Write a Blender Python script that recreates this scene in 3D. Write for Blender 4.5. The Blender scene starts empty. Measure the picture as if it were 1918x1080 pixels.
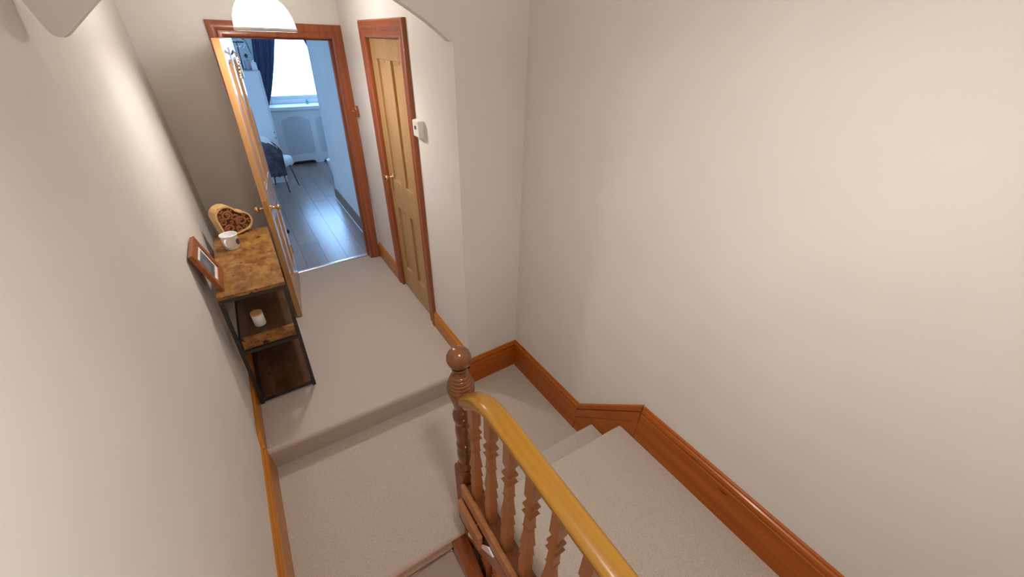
import bpy, bmesh, math, random
from mathutils import Vector, Matrix
random.seed(4)
S = bpy.context.scene
COL = S.collection
PI = math.pi

# ------------------------------------------------------------------ camera, world, lights, exposure
cam_d = bpy.data.cameras.new('camera')
cam_d.sensor_width = 36.0
cam_d.lens = 13.2817
cam_d.clip_start = 0.02
cam = bpy.data.objects.new('camera', cam_d)
COL.objects.link(cam)
RX = Vector((0.8300, -0.5572, 0.0274)); RY = Vector((-0.2866, -0.4680, -0.8359)); RZ = Vector((0.4785, 0.6859, -0.5482))
m = Matrix(((RX.x, -RY.x, -RZ.x), (RX.y, -RY.y, -RZ.y), (RX.z, -RY.z, -RZ.z)))
cam.matrix_world = Matrix.Translation((0, 0, 1.9896)) @ m.to_4x4()
S.camera = cam

W = bpy.data.worlds.new('daylight'); S.world = W; W.use_nodes = True
W.node_tree.nodes['Background'].inputs[0].default_value = (0.31, 0.57, 1.0, 1)
W.node_tree.nodes['Background'].inputs[1].default_value = 11.5

def light(name, kind, loc, energy, color, size=0.1, rot=None, sy=None):
    d = bpy.data.lights.new(name, kind); d.energy = energy; d.color = color
    if kind == 'AREA':
        d.shape = 'RECTANGLE'; d.size = size; d.size_y = sy
    else:
        d.shadow_soft_size = size
    o = bpy.data.objects.new(name, d); o.location = loc
    if rot: o.rotation_euler = rot
    COL.objects.link(o); return o
# the landing's ceiling lamp, behind and above the camera
light('landing_lamp', 'POINT', (0.36, 0.2, 2.43), 17.5, (1.0, 0.95, 0.895), 0.09)
p = light('landing_lamp_shaded', 'SPOT', (0.36, 0.2, 2.43), 48, (1.0, 0.95, 0.895), 0.09)   # light through the open bottom of its shade
p.data.spot_size = math.radians(156); p.data.spot_blend = 1.0
# warm lamp of the floor below, down the stair well
light('lower_hall_lamp', 'POINT', (0.05, -0.45, -0.30), 10, (1.0, 0.50, 0.36), 0.08)
# portal so daylight is sampled through the bedroom window
p = light('window_portal', 'AREA', (1.09, 8.36, 1.62), 1, (1, 1, 1), 1.3, (PI/2, 0, 0), 1.4)
p.rotation_euler = (-PI/2, 0, 0)
p.data.cycles.is_portal = True
p = light('fill_portal_3', 'AREA', (2.45, 8.44, 1.62), 1, (1, 1, 1), 0.95, None, 1.4)  # portal of the added out-of-view window on the window wall
p.rotation_euler = (-PI/2, 0, 0)
p.data.cycles.is_portal = True
p = light('fill_portal_2', 'AREA', (-1.08, 3.80, 1.4), 1, (1, 1, 1), 1.1, None, 1.75)  # portal of the added out-of-view window in the front wall
p.rotation_euler = (PI/2, 0, 0)
p.data.cycles.is_portal = True
LAMP_DOME, LAMP_BULB = 15.0, 430.0

S.view_settings.view_transform = 'Standard'
S.view_settings.look = 'None'
S.view_settings.gamma = 1.0
S.view_settings.use_curve_mapping = False
S.view_settings.exposure = 0.0

# ------------------------------------------------------------------ materials
def mat(name, col, rough=0.6, metal=0.0, spec=0.5, coat=0.0, emit=None, es=0.0, sheen=0.0):
    M = bpy.data.materials.new(name); M.use_nodes = True
    b = M.node_tree.nodes['Principled BSDF']
    b.inputs['Base Color'].default_value = (*col, 1)
    b.inputs['Roughness'].default_value = rough
    b.inputs['Metallic'].default_value = metal
    b.inputs['Specular IOR Level'].default_value = spec
    b.inputs['Coat Weight'].default_value = coat
    b.inputs['Coat Roughness'].default_value = 0.12
    b.inputs['Sheen Weight'].default_value = sheen
    if emit:
        b.inputs['Emission Color'].default_value = (*emit, 1); b.inputs['Emission Strength'].default_value = es
    return M
def nd(M, t, **kw):
    n = M.node_tree.nodes.new(t)
    for k, v in kw.items(): setattr(n, k, v)
    return n
def lk(M, a, b): M.node_tree.links.new(a, b)
def noise_col(M, c1, c2, scale=(1, 1, 1), ns=5.0, detail=4.0, lo=0.35, hi=0.65, bump=0.0, bscale=None, dist=0.0, mid=None):
    b = M.node_tree.nodes['Principled BSDF']
    tc = nd(M, 'ShaderNodeTexCoord'); mp = nd(M, 'ShaderNodeMapping'); mp.inputs['Scale'].default_value = scale
    lk(M, tc.outputs['Object'], mp.inputs['Vector'])
    n = nd(M, 'ShaderNodeTexNoise'); n.inputs['Scale'].default_value = ns; n.inputs['Detail'].default_value = detail
    n.inputs['Distortion'].default_value = dist
    lk(M, mp.outputs[0], n.inputs['Vector'])
    r = nd(M, 'ShaderNodeValToRGB')
    r.color_ramp.elements[0].position = lo; r.color_ramp.elements[0].color = (*c1, 1)
    r.color_ramp.elements[1].position = hi; r.color_ramp.elements[1].color = (*c2, 1)
    if mid:
        e = r.color_ramp.elements.new((lo + hi) / 2); e.color = (*mid, 1)
    lk(M, n.outputs['Fac'], r.inputs['Fac']); lk(M, r.outputs[0], b.inputs['Base Color'])
    if bump:
        n2 = n
        if bscale:
            n2 = nd(M, 'ShaderNodeTexNoise'); n2.inputs['Scale'].default_value = bscale; n2.inputs['Detail'].default_value = 2
            lk(M, tc.outputs['Object'], n2.inputs['Vector'])
        bp = nd(M, 'ShaderNodeBump'); bp.inputs['Strength'].default_value = bump; bp.inputs['Distance'].default_value = 0.004
        lk(M, n2.outputs['Fac'], bp.inputs['Height']); lk(M, bp.outputs[0], b.inputs['Normal'])
    return r, tc
def wood(name, c1, c2, axis, rough=0.35, coat=0.4, across=38.0, along=1.6, knots=True):
    """long-grained wood, the grain running along the named axis, with small dark knots"""
    M = mat(name, c1, rough, coat=coat, spec=0.25)
    sc = [across, across, across]; sc['xyz'.index(axis)] = along
    r, tc = noise_col(M, c1, c2, sc, 1.0, 5.0, 0.28, 0.72, bump=0.08, dist=0.6)
    if knots:
        b = M.node_tree.nodes['Principled BSDF']
        mp = nd(M, 'ShaderNodeMapping'); s2 = [9, 9, 9]; s2['xyz'.index(axis)] = 3.4; mp.inputs['Scale'].default_value = s2
        lk(M, tc.outputs['Object'], mp.inputs['Vector'])
        v = nd(M, 'ShaderNodeTexVoronoi'); v.inputs['Scale'].default_value = 1.0
        lk(M, mp.outputs[0], v.inputs['Vector'])
        r2 = nd(M, 'ShaderNodeValToRGB')
        r2.color_ramp.elements[0].position = 0.03; r2.color_ramp.elements[0].color = (0.35, 0.28, 0.22, 1)
        r2.color_ramp.elements[1].position = 0.09; r2.color_ramp.elements[1].color = (1, 1, 1, 1)
        lk(M, v.outputs['Distance'], r2.inputs['Fac'])
        mx = nd(M, 'ShaderNodeMix', data_type='RGBA', blend_type='MULTIPLY'); mx.inputs['Factor'].default_value = 1.0
        lk(M, r.outputs[0], mx.inputs[6]); lk(M, r2.outputs[0], mx.inputs[7]); lk(M, mx.outputs[2], b.inputs['Base Color'])
    return M

PAINT = mat('cream_paint', (0.72, 0.69, 0.65), 0.75, spec=0.25)
noise_col(PAINT, (0.71, 0.675, 0.632), (0.735, 0.70, 0.657), (1, 1, 1), 3.0, 3, bump=0.06, bscale=140)
BEDPAINT = mat('bedroom_paint', (0.76, 0.76, 0.75), 0.7, spec=0.25)
noise_col(BEDPAINT, (0.74, 0.74, 0.73), (0.78, 0.78, 0.77), (1, 1, 1), 3.0, 3, bump=0.05, bscale=140)
CEIL = mat('ceiling_white', (0.80, 0.78, 0.74), 0.8, spec=0.2)
CARPET = mat('beige_carpet', (0.50, 0.44, 0.39), 0.95, spec=0.05, sheen=0.25)
noise_col(CARPET, (0.415, 0.343, 0.284), (0.585, 0.497, 0.425), (1, 1, 1), 330.0, 3, 0.36, 0.64, bump=0.6, bscale=420)
BASE_Y = wood('pine_baseboard_along', (0.32, 0.066, 0.003), (0.44, 0.112, 0.007), 'y', 0.34, 0.12)
BASE_X = wood('pine_baseboard_across', (0.32, 0.066, 0.003), (0.44, 0.112, 0.007), 'x', 0.34, 0.12)
BASE_L = wood('golden_pine_baseboard', (0.38, 0.125, 0.012), (0.52, 0.20, 0.028), 'y', 0.34, 0.12)
ARCH_Z = wood('red_pine_architrave', (0.23, 0.062, 0.025), (0.34, 0.10, 0.038), 'z', 0.34, 0.25)
OAK = wood('pale_oak_veneer', (0.37, 0.215, 0.085), (0.46, 0.285, 0.120), 'z', 0.42, 0.15, across=60, along=2.2, knots=False)
OAK_D = wood('warm_oak_veneer', (0.38, 0.19, 0.07), (0.50, 0.275, 0.115), 'z', 0.30, 0.35, across=60, along=2.2, knots=False)
RAILW = wood('golden_handrail', (0.29, 0.128, 0.012), (0.39, 0.182, 0.020), 'y', 0.30, 0.35, across=70, along=1.5)
NEWELW = wood('brown_newel', (0.14, 0.050, 0.017), (0.20, 0.076, 0.026), 'z', 0.22, 0.45, knots=False)
NEWELS = wood('newel_square_wood', (0.19, 0.055, 0.016), (0.26, 0.085, 0.026), 'z', 0.42, 0.0, knots=False)
BALW = wood('brown_baluster', (0.33, 0.125, 0.04), (0.43, 0.18, 0.062), 'z', 0.38, 0.2, knots=False)
STRINGW = wood('dark_red_string', (0.20, 0.062, 0.022), (0.29, 0.10, 0.036), 'y', 0.3, 0.4)
BLACK = mat('black_metal', (0.018, 0.015, 0.014), 0.45, spec=0.5)
BRASS = mat('brass', (0.74, 0.58, 0.34), 0.18, metal=1.0)
SILVER = mat('silver_metal', (0.75, 0.73, 0.70), 0.2, metal=1.0)
CREAM = mat('cream_plastic', (0.80, 0.76, 0.66), 0.45)
DISPLAY = mat('dark_display', (0.05, 0.055, 0.06), 0.2)
WHITE = mat('white_gloss', (0.82, 0.82, 0.82), 0.3)
ENAMEL = mat('white_enamel', (0.86, 0.85, 0.83), 0.15, coat=0.5)
MARK = mat('dark_mark', (0.05, 0.045, 0.05), 0.4)
CERAM = mat('white_ceramic', (0.80, 0.79, 0.77), 0.5)
LID = wood('pale_lid_wood', (0.50, 0.27, 0.11), (0.60, 0.36, 0.16), 'x', 0.5, 0.0, knots=False)
CARVE = wood('carved_dark_wood', (0.20, 0.070, 0.026), (0.30, 0.115, 0.045), 'z', 0.5, 0.1, knots=False)
RIMW = wood('pale_carved_wood', (0.58, 0.33, 0.12), (0.72, 0.46, 0.20), 'z', 0.45, 0.2, knots=False)
DARKHOLE = mat('dark_wood_hollow', (0.075, 0.026, 0.012), 0.8)
FRAMEW = wood('red_frame_wood', (0.22, 0.062, 0.020), (0.30, 0.095, 0.032), 'y', 0.4, 0.15, knots=False)
MATB = mat('mat_board', (0.78, 0.78, 0.75), 0.7)
PLASTER = mat('white_plaster', (0.80, 0.78, 0.74), 0.7)
NAVY = mat('navy_velvet', (0.035, 0.05, 0.14), 0.9, sheen=0.4)
noise_col(NAVY, (0.036, 0.052, 0.13), (0.056, 0.076, 0.175), (1, 1, 0.1), 40.0, 2)
CABW = mat('white_cabinet', (0.74, 0.75, 0.76), 0.45)
RADW = mat('white_radiator_cover', (0.78, 0.79, 0.80), 0.45)
SKIRT = wood('brown_bedroom_skirting', (0.20, 0.115, 0.085), (0.27, 0.16, 0.12), 'y', 0.4, 0.2)
CHAIRW = mat('white_upholstery', (0.80, 0.81, 0.80), 0.8, sheen=0.3)
JACKET = mat('dark_cloth', (0.055, 0.055, 0.075), 0.95)
noise_col(JACKET, (0.035, 0.035, 0.05), (0.11, 0.09, 0.10), (1, 1, 1), 14.0, 4)
FUR = mat('white_fur', (0.80, 0.78, 0.76), 1.0, sheen=0.5)
LEGM = mat('dark_bronze_leg', (0.14, 0.11, 0.09), 0.35, metal=0.6)
GREEN = mat('leaf_green', (0.13, 0.30, 0.10), 0.5)
TEAL = mat('teal_glass', (0.10, 0.45, 0.40), 0.1, coat=0.5)
POT = mat('grey_pot', (0.30, 0.33, 0.38), 0.6)
STRIPE = mat('striped_pot', (0.4, 0.4, 0.42), 0.5)
b_ = STRIPE.node_tree.nodes['Principled BSDF']
tc_ = nd(STRIPE, 'ShaderNodeTexCoord'); wv_ = nd(STRIPE, 'ShaderNodeTexWave'); wv_.inputs['Scale'].default_value = 28
wv_.bands_direction = 'X'
r_ = nd(STRIPE, 'ShaderNodeValToRGB'); r_.color_ramp.elements[0].color = (0.10, 0.11, 0.16, 1); r_.color_ramp.elements[1].color = (0.62, 0.62, 0.66, 1)
r_.color_ramp.elements[0].position = .4; r_.color_ramp.elements[1].position = .6
lk(STRIPE, tc_.outputs['Object'], wv_.inputs['Vector']); lk(STRIPE, wv_.outputs['Color'], r_.inputs['Fac']); lk(STRIPE, r_.outputs[0], b_.inputs['Base Color'])
PHOTO = mat('printed_photo', (0.2, 0.25, 0.3), 0.35)
noise_col(PHOTO, (0.04, 0.055, 0.085), (0.34, 0.30, 0.32), (1, 7, 14), 1.3, 5, 0.3, 0.75, mid=(0.13, 0.20, 0.24))
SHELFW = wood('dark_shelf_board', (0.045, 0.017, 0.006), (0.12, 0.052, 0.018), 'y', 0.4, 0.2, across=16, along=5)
RUSTIC = mat('rustic_board', (0.4, 0.2, 0.07), 0.42, coat=0.08, spec=0.3)
r_, tc_ = noise_col(RUSTIC, (0.10, 0.036, 0.008), (0.36, 0.185, 0.050), (24, 17, 24), 1.0, 8, 0.27, 0.72, dist=0.25, mid=(0.225, 0.100, 0.024), bump=0.05)
n_ = nd(RUSTIC, 'ShaderNodeTexNoise'); n_.inputs['Scale'].default_value = 26; n_.inputs['Detail'].default_value = 3
lk(RUSTIC, tc_.outputs['Object'], n_.inputs['Vector'])
r2_ = nd(RUSTIC, 'ShaderNodeValToRGB'); r2_.color_ramp.elements[0].position = 0.30; r2_.color_ramp.elements[0].color = (0.16, 0.10, 0.08, 1)
r2_.color_ramp.elements[1].position = 0.37; r2_.color_ramp.elements[1].color = (1, 1, 1, 1)
lk(RUSTIC, n_.outputs['Fac'], r2_.inputs['Fac'])
mx_ = nd(RUSTIC, 'ShaderNodeMix', data_type='RGBA', blend_type='MULTIPLY'); mx_.inputs['Factor'].default_value = 1
lk(RUSTIC, r_.outputs[0], mx_.inputs[6]); lk(RUSTIC, r2_.outputs[0], mx_.inputs[7])
lk(RUSTIC, mx_.outputs[2], RUSTIC.node_tree.nodes['Principled BSDF'].inputs['Base Color'])
PLANKS = []
for i, (a, c) in enumerate((((0.23, 0.158, 0.128), (0.275, 0.195, 0.158)), ((0.25, 0.172, 0.14), (0.29, 0.21, 0.17)), ((0.215, 0.148, 0.12), (0.265, 0.185, 0.15)))):
    Mp = wood('grey_oak_laminate_%s' % 'abc'[i], a, c, 'y', 0.38, 1.0, across=24, along=1.5, knots=False)
    Mp.node_tree.nodes['Principled BSDF'].inputs['Coat Roughness'].default_value = 0.22
    PLANKS.append(Mp)
OPAL = bpy.data.materials.new('opal_glass_lit'); OPAL.use_nodes = True
bo = OPAL.node_tree.nodes['Principled BSDF']; bo.inputs['Base Color'].default_value = (.9, .88, .85, 1); bo.inputs['Roughness'].default_value = .2
bo.inputs['Emission Color'].default_value = (1.0, 0.96, 0.92, 1); bo.inputs['Emission Strength'].default_value = LAMP_DOME
_n = OPAL.node_tree; _o = _n.nodes['Material Output']
_t = _n.nodes.new('ShaderNodeBsdfTransparent'); _x = _n.nodes.new('ShaderNodeMixShader'); _x.inputs[0].default_value = 0.45
_n.links.new(_t.outputs[0], _x.inputs[1]); _n.links.new(bo.outputs[0], _x.inputs[2]); _n.links.new(_x.outputs[0], _o.inputs[0])   # opal glass lets part of the bulb's light through
BULB = mat('bulb_lit', (1, 1, 1), 0.3, emit=(1.0, 0.95, 0.91), es=LAMP_BULB)
RIMG = mat('opal_rim', (0.62, 0.60, 0.57), 0.25)
GLASS = bpy.data.materials.new('window_glass'); GLASS.use_nodes = True
nt = GLASS.node_tree; nt.nodes.clear()
o_ = nt.nodes.new('ShaderNodeOutputMaterial'); t_ = nt.nodes.new('ShaderNodeBsdfTransparent'); g_ = nt.nodes.new('ShaderNodeBsdfGlossy'); x_ = nt.nodes.new('ShaderNodeMixShader')
g_.inputs['Roughness'].default_value = 0.02; x_.inputs[0].default_value = 0.05; t_.inputs[0].default_value = (0.96, 0.98, 0.98, 1)
nt.links.new(t_.outputs[0], x_.inputs[1]); nt.links.new(g_.outputs[0], x_.inputs[2]); nt.links.new(x_.outputs[0], o_.inputs[0])

# ------------------------------------------------------------------ mesh helpers
class MB:
    def __init__(s): s.bm = bmesh.new()
    def pts(s, ps): return [s.bm.verts.new(p) for p in ps]
    def hexa(s, p):                       # 8 points: bottom 4 ccw, top 4 ccw
        v = s.pts(p)
        for f in ((3, 2, 1, 0), (4, 5, 6, 7), (0, 1, 5, 4), (1, 2, 6, 5), (2, 3, 7, 6), (3, 0, 4, 7)):
            s.bm.faces.new([v[i] for i in f])
        return s
    def box(s, x0, x1, y0, y1, z0, z1):
        return s.hexa([(x0, y0, z0), (x1, y0, z0), (x1, y1, z0), (x0, y1, z0), (x0, y0, z1), (x1, y0, z1), (x1, y1, z1), (x0, y1, z1)])
    def prism(s, poly, f0, f1):           # polygon through two mapping functions (near end, far end)
        a = s.pts([f0(*q) for q in poly]); b = s.pts([f1(*q) for q in poly]); n = len(poly)
        s.bm.faces.new(a); s.bm.faces.new(b[::-1])
        for i in range(n):
            j = (i + 1) % n; s.bm.faces.new([a[j], a[i], b[i], b[j]])
        return s
    def loft(s, rings, cap=True, closed=True):
        R = [s.pts(r) for r in rings]; n = len(R[0])
        for a, b in zip(R, R[1:]):
            for i in range(n if closed else n - 1):
                j = (i + 1) % n; s.bm.faces.new([a[i], a[j], b[j], b[i]])
        if cap and closed: s.bm.faces.new(R[0][::-1]); s.bm.faces.new(R[-1])
        return s
    def lathe(s, prof, c=(0, 0, 0), seg=24, ph=0.0, cap=True):   # profile of (z, r)
        rings = [[(c[0] + r * math.cos(ph + 2 * PI * i / seg), c[1] + r * math.sin(ph + 2 * PI * i / seg), c[2] + z) for i in range(seg)] for z, r in prof]
        return s.loft(rings, cap)
    def square(s, prof, c):               # square-section turned piece
        return s.loft([[(c[0] + dx * r, c[1] + dy * r, c[2] + z) for dx, dy in ((-1, -1), (1, -1), (1, 1), (-1, 1))] for z, r in prof])
    def tube(s, path, r, seg=8, cap=True):
        P = [Vector(p) for p in path]; rings = []; up = Vector((0, 0, 1))
        for i, p in enumerate(P):
            t = (P[min(i + 1, len(P) - 1)] - P[max(i - 1, 0)]).normalized()
            a = t.cross(up if abs(t.z) < .95 else Vector((1, 0, 0))).normalized(); b = a.cross(t)
            rr = r[i] if isinstance(r, (list, tuple)) else r
            rings.append([p + (a * math.cos(2 * PI * k / seg) + b * math.sin(2 * PI * k / seg)) * rr for k in range(seg)])
        return s.loft(rings, cap)
    def xf(s, f):
        for v in s.bm.verts: v.co = Vector(f(*v.co))
        return s

BASE = {}
def mesh_obj(name, mb, material, loc=(0, 0, 0), parent=None, bevel=0.0, smooth=False, seg=2, subsurf=0):
    bm = mb.bm
    bmesh.ops.recalc_face_normals(bm, faces=bm.faces)
    base = BASE[parent.name] if parent else Vector(loc)
    for v in bm.verts: v.co -= base
    me = bpy.data.meshes.new(name); bm.to_mesh(me); bm.free()
    me.materials.append(material)
    o = bpy.data.objects.new(name, me); COL.objects.link(o)
    if parent: o.parent = parent
    else: o.location = base
    BASE[o.name] = base
    if smooth:
        for p in me.polygons: p.use_smooth = True
    if bevel:
        b = o.modifiers.new('edge', 'BEVEL'); b.width = bevel; b.segments = seg; b.limit_method = 'ANGLE'; b.angle_limit = 0.6
        if smooth is None:
            pass
    if subsurf:
        q = o.modifiers.new('smooth', 'SUBSURF'); q.levels = subsurf; q.render_levels = subsurf
    return o
def smooth_by_angle(o, ang=40):
    me = o.data
    for p in me.polygons: p.use_smooth = True
    bm = bmesh.new(); bm.from_mesh(me); a = math.radians(ang)
    for e in bm.edges:
        if len(e.link_faces) == 2 and e.calc_face_angle(0) > a: e.smooth = False
    bm.to_mesh(me); bm.free(); return o
def struct(name, mb, material, **k):
    o = mesh_obj(name, mb, material, **k)
    if not k.get('parent'): o['kind'] = 'structure'
    return o
def tag(o, label, cat, group=None):
    o['label'] = label; o['category'] = cat
    if group: o['group'] = group
    return o
def thing(name, label, cat, loc, group=None):
    o = bpy.data.objects.new(name, None); COL.objects.link(o); o.location = loc; o.empty_display_size = 0.05
    BASE[o.name] = Vector(loc); return tag(o, label, cat, group)
def sempty(name, loc):
    o = bpy.data.objects.new(name, None); COL.objects.link(o); o.location = loc; o.empty_display_size = 0.05
    BASE[o.name] = Vector(loc); o['kind'] = 'structure'; return o

# ------------------------------------------------------------------ key dimensions (metres; upper hall carpet at z = 0)
XL, XR, XW = -0.409, 0.895, 1.303         # left wall, hall right wall, stairwell right wall
TA = .05
YA = 1.80                                  # arch wall / return wall
R1, U = 0.1675, 0.224                      # lower square landing is R1 below the hall, upper landing is U above it
def yb(x): return 3.733 + 0.0435 * (x - XL)   # back wall of the hall, slightly out of square
SHEAR = 0.03                                # bedroom shape sheared sideways with height to match slanted verticals in the image
def shear(x, y, z): return (x + SHEAR * z, y, z)
def shear2(x, y, z): return (x + 0.02 * z, y, z)

# ------------------------------------------------------------------ walls
struct('wall_left', MB().box(XL - .12, XL, -1.7, 3.95, -2.8, 3.1), PAINT)
struct('wall_right', MB().box(XW, XW + .12, -1.7, YA + TA, -2.8, 3.1), PAINT)
struct('wall_rear', MB().box(XL - .12, XW + .12, -1.82, -1.7, -2.8, 3.1), PAINT)
# arch wall: the return on the right and the arched spandrel over the hall entrance
arc = [(XL - .05, 3.1), (XL - .05, 2.13), (XL + .002, 2.12), (-.388, 2.045), (-.374, 1.990), (-.366, 1.970), (-.356, 1.9625), (-.345, 1.962), (-.335, 1.967), (-.318, 1.981), (-.288, 2.007), (-.233, 2.054), (-.16, 2.104), (-.06, 2.152), (.08, 2.187), (.24, 2.20)]
right = [(XR - q, z) for q, z in ((.52, 2.19), (.37, 2.155), (.28, 2.128), (.233, 2.111), (.17, 2.079), (.116, 2.049), (.06, 2.013), (.015, 1.980), (0, 1.978))]
poly = arc + right + [(XR, -.4), (XW + .05, -.4), (XW + .05, 3.1)]
struct('wall_arch', MB().prism(poly, lambda a, b: (a, YA, b), lambda a, b: (a, YA + TA, b)), PAINT)
# hall right wall with the opening of the panelled door
D0, D1, DH = 2.44, 3.095, 1.985
w = MB().box(XR, XR + .11, YA + TA, D0, -.4, 2.6).box(XR, XR + .11, D1, 3.95, -.4, 2.6).box(XR, XR + .11, D0, D1, DH, 2.6)
struct('wall_hall_right', w, PAINT)
struct('wall_closet', MB().box(XR + .30, XR + .36, D0 - .3, D1 + .3, -.2, 2.6).box(XR + .10, XR + .30, D0 - .3, D0 - .25, -.2, 2.6).box(XR + .10, XR + .30, D1 + .25, D1 + .3, -.2, 2.6).box(XR + .01, XR + .30, D0 - .25, D1 + .25, -.2, -.02).box(XR + .09, XR + .30, D0 - .25, D1 + .25, 2.5, 2.6), PAINT)
# back wall with the bedroom doorway
B0, B1, BH = 0.058, 0.782, 1.965           # opening at floor level (sheared sideways with height to match the image)
def bk(x, y, z): return (x + 0.02 * z, yb(x) + y, z)  # back wall and door frame take the same sideways shear
w = MB().box(XL - .1, B0 - .01, 0, .12, -.3, 2.6).box(B1 + .01, XR + .06, 0, .12, -.3, 2.6).box(B0 - .01, B1 + .01, 0, .12, BH + .01, 2.6)
struct('wall_back', w.xf(bk), PAINT)
struct('ceiling', MB().box(XL - .12, XR + .15, YA, 3.95, 2.5, 2.6), CEIL)
struct('ceiling.001', MB().box(XL - .2, XW + .2, -1.85, YA + TA, 3.05, 3.15), CEIL)

# ------------------------------------------------------------------ carpeted floors and steps
def nose(y, z, zb, r=.022, back=3.0, under=.0, lip=.012):
    """profile of a carpeted step: top at z running back to y=back, rounded nose at y, riser down to zb"""
    pr = [(back, z)]
    for i in range(7):
        a = PI / 2 * i / 6
        pr.append((y + r - r * math.sin(a), z - r + r * math.cos(a)))
    pr += [(y + lip * .4, z - r * 2.0), (y + lip, z - r * 2.6), (y + lip, zb), (back, zb)]
    return pr
def step(x0, x1, y, z, zb, back, skew=0.0, xc=0.0, r=.022, lip=.012):
    pr = nose(0, z, zb, r, back - y, lip=lip)
    return MB().prism(pr, lambda a, b: (x0, y + a + (skew * (x0 - xc) if a < (back - y) * .9 else 0), b),
                      lambda a, b: (x1, y + a + (skew * (x1 - xc) if a < (back - y) * .9 else 0), b))
o = struct('floor', step(XL - .02, XR - .024, 1.806, 0, -R1 - .05, 3.84, -.029, XL, r=.026), CARPET); smooth_by_angle(o, 35)
o = struct('floor.001', step(XL - .02, XW + .02, .902, -R1, -.40, 1.86, -.03, .38, r=.022, lip=.035), CARPET); smooth_by_angle(o, 35)
struct('floor.005', MB().box(XR - .03, XR + .12, 1.86, 3.84, -.06, -.0008), CARPET)
# two steps up to the landing on the right
st = sempty('staircase', (0.87, .95, -R1)); tag(st, 'two beige carpeted steps rising from the square landing beside the right wall', 'stairs'); del st['kind']
def step_back(x0, x1, y, z, zb, front, skew, xc, r=.022, lip=.012):
    """step whose riser faces away from the camera (+Y): nose at y, tread running to y=front"""
    pr = [(-a, b) for a, b in nose(0, z, zb, r, y - front, lip=lip)]
    return MB().prism(pr, lambda a, b: (x0, y + a + (skew * (x0 - xc) if a > (front - y) * .9 else 0), b),
                      lambda a, b: (x1, y + a + (skew * (x1 - xc) if a > (front - y) * .9 else 0), b))
o = mesh_obj('step', step_back(.473, XW - .021, .955, .028, -R1 - .05, .70, -.05, 1.05), CARPET, parent=st); smooth_by_angle(o, 35)
o = mesh_obj('step', step_back(.463, XW - .021, .772, U, 0.0, .45, -.06, 1.05), CARPET, parent=st); smooth_by_angle(o, 35)
struct('floor.002', MB().box(.463, XW - .005, -.45, .47, U - .2, U - .0005).box(XL, XW - .005, -1.7, -.45, U - .2, U - .0005), CARPET)
# flight going down the well, with its stair rod
st = thing('staircase', 'carpeted stairs descending from the square landing into the stair well', 'stairs', (-.05, .93, -.36))
for k in range(5):
    zt = -.36 - .19 * k; y0 = .955 - .235 * k
    o = mesh_obj('step', step(XL + .02, .312, y0 - .235, zt, zt - .30, y0 + .03, r=.02, lip=.03), CARPET, parent=st); smooth_by_angle(o, 35)
rod = thing('stair_rod', 'thin metal stair rod across the foot of the first downward riser', 'stair rod', (-.05, .938, -.350))
mesh_obj('bar', MB().tube([(XL + .03, .938, -.351), (.318, .938, -.351)], .0055, 8), SILVER, parent=rod, smooth=True)
mesh_obj('bracket', MB().box(.300, .3095, .926, .950, -.362, -.340), SILVER, parent=rod, bevel=.002)
struct('floor.003', MB().box(XL, XW, -1.7, 2, -2.7, -2.6), CARPET)

# ------------------------------------------------------------------ baseboards
def bprof(h, t=.02):
    return [(0, 0), (t, 0), (t, h - .052), (t - .004, h - .048), (t - .002, h - .040), (t + .001, h - .026), (t - .003, h - .016), (t - .009, h - .012), (t - .011, h - .004), (.004, h), (0, h)]
def run(mb, p0, p1, nrm, h, z0, t=.02, m0=0, m1=0):
    """moulded board along p0->p1 on a wall whose outward normal is nrm; m0/m1 mitre the ends"""
    d = Vector((p1[0] - p0[0], p1[1] - p0[1])).normalized()
    return mb.prism(bprof(h, t), lambda a, b: (p0[0] + nrm[0] * a + d.x * a * m0, p0[1] + nrm[1] * a + d.y * a * m0, z0 + b),
                    lambda a, b: (p1[0] + nrm[0] * a - d.x * a * m1, p1[1] + nrm[1] * a - d.y * a * m1, z0 + b))
HB = .2335
struct('baseboard_right', run(MB(), (XW, YA), (XW, 1.073), (-1, 0), HB, -R1, m0=1), BASE_Y)
struct('baseboard_right.001', run(MB(), (XW, .655), (XW, -1.7), (-1, 0), .238, U), BASE_Y)
# raking board over the two steps: lower panel, upper band and moulded cap are separate pieces
def rake(y0, y1, o0, o1, t0, t1=None):
    """strip parallel to the rake between heights o0..o1 under the top line"""
    def zt(y): return .066 + (.462 - .066) * (1.073 - y) / (1.073 - .672)
    P = [(y0, zt(y0) - o1), (y1, zt(y1) - o1), (y1, zt(y1) - o0), (y0, zt(y0) - o0)]
    return MB().prism(P, lambda a, b: (XW - t0, a, b), lambda a, b: (XW + .001, a, b))
rk = MB().prism([(1.073, -R1), (1.073, -.055), (.658, .36), (.658, U - .1), (.80, -R1)], lambda a, b: (XW - .018, a, b), lambda a, b: (XW, a, b))
ro = struct('baseboard_right.002', rk, BASE_Y, bevel=.002)
mesh_obj('panel', rake(1.073, .658, .048, .118, .0205), BASE_Y, parent=ro, bevel=.003)
mesh_obj('moulding', rake(1.073, .660, .0, .044, .022), BASE_Y, parent=ro, bevel=.006)
struct('baseboard_return', run(MB(), (XR, YA), (XW, YA), (0, -1), HB, -R1, m1=1, m0=-1), BASE_X)
struct('baseboard_hall_right', run(run(MB(), (XR, YA - .02), (XR, 2.348), (-1, 0), .147, 0), (XR, 3.185), (XR, 3.77), (-1, 0), .16, 0), BASE_L)
lb = MB().prism([(3.74, 0), (3.74, .150), (2.44, .128), (1.87, .105), (1.80, .052), (1.80, -R1), (1.84, -R1), (1.84, 0)], lambda a, b: (XL, a, b), lambda a, b: (XL + .02, a, b))
lo = struct('baseboard_left', lb, BASE_L, bevel=.003)
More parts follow.
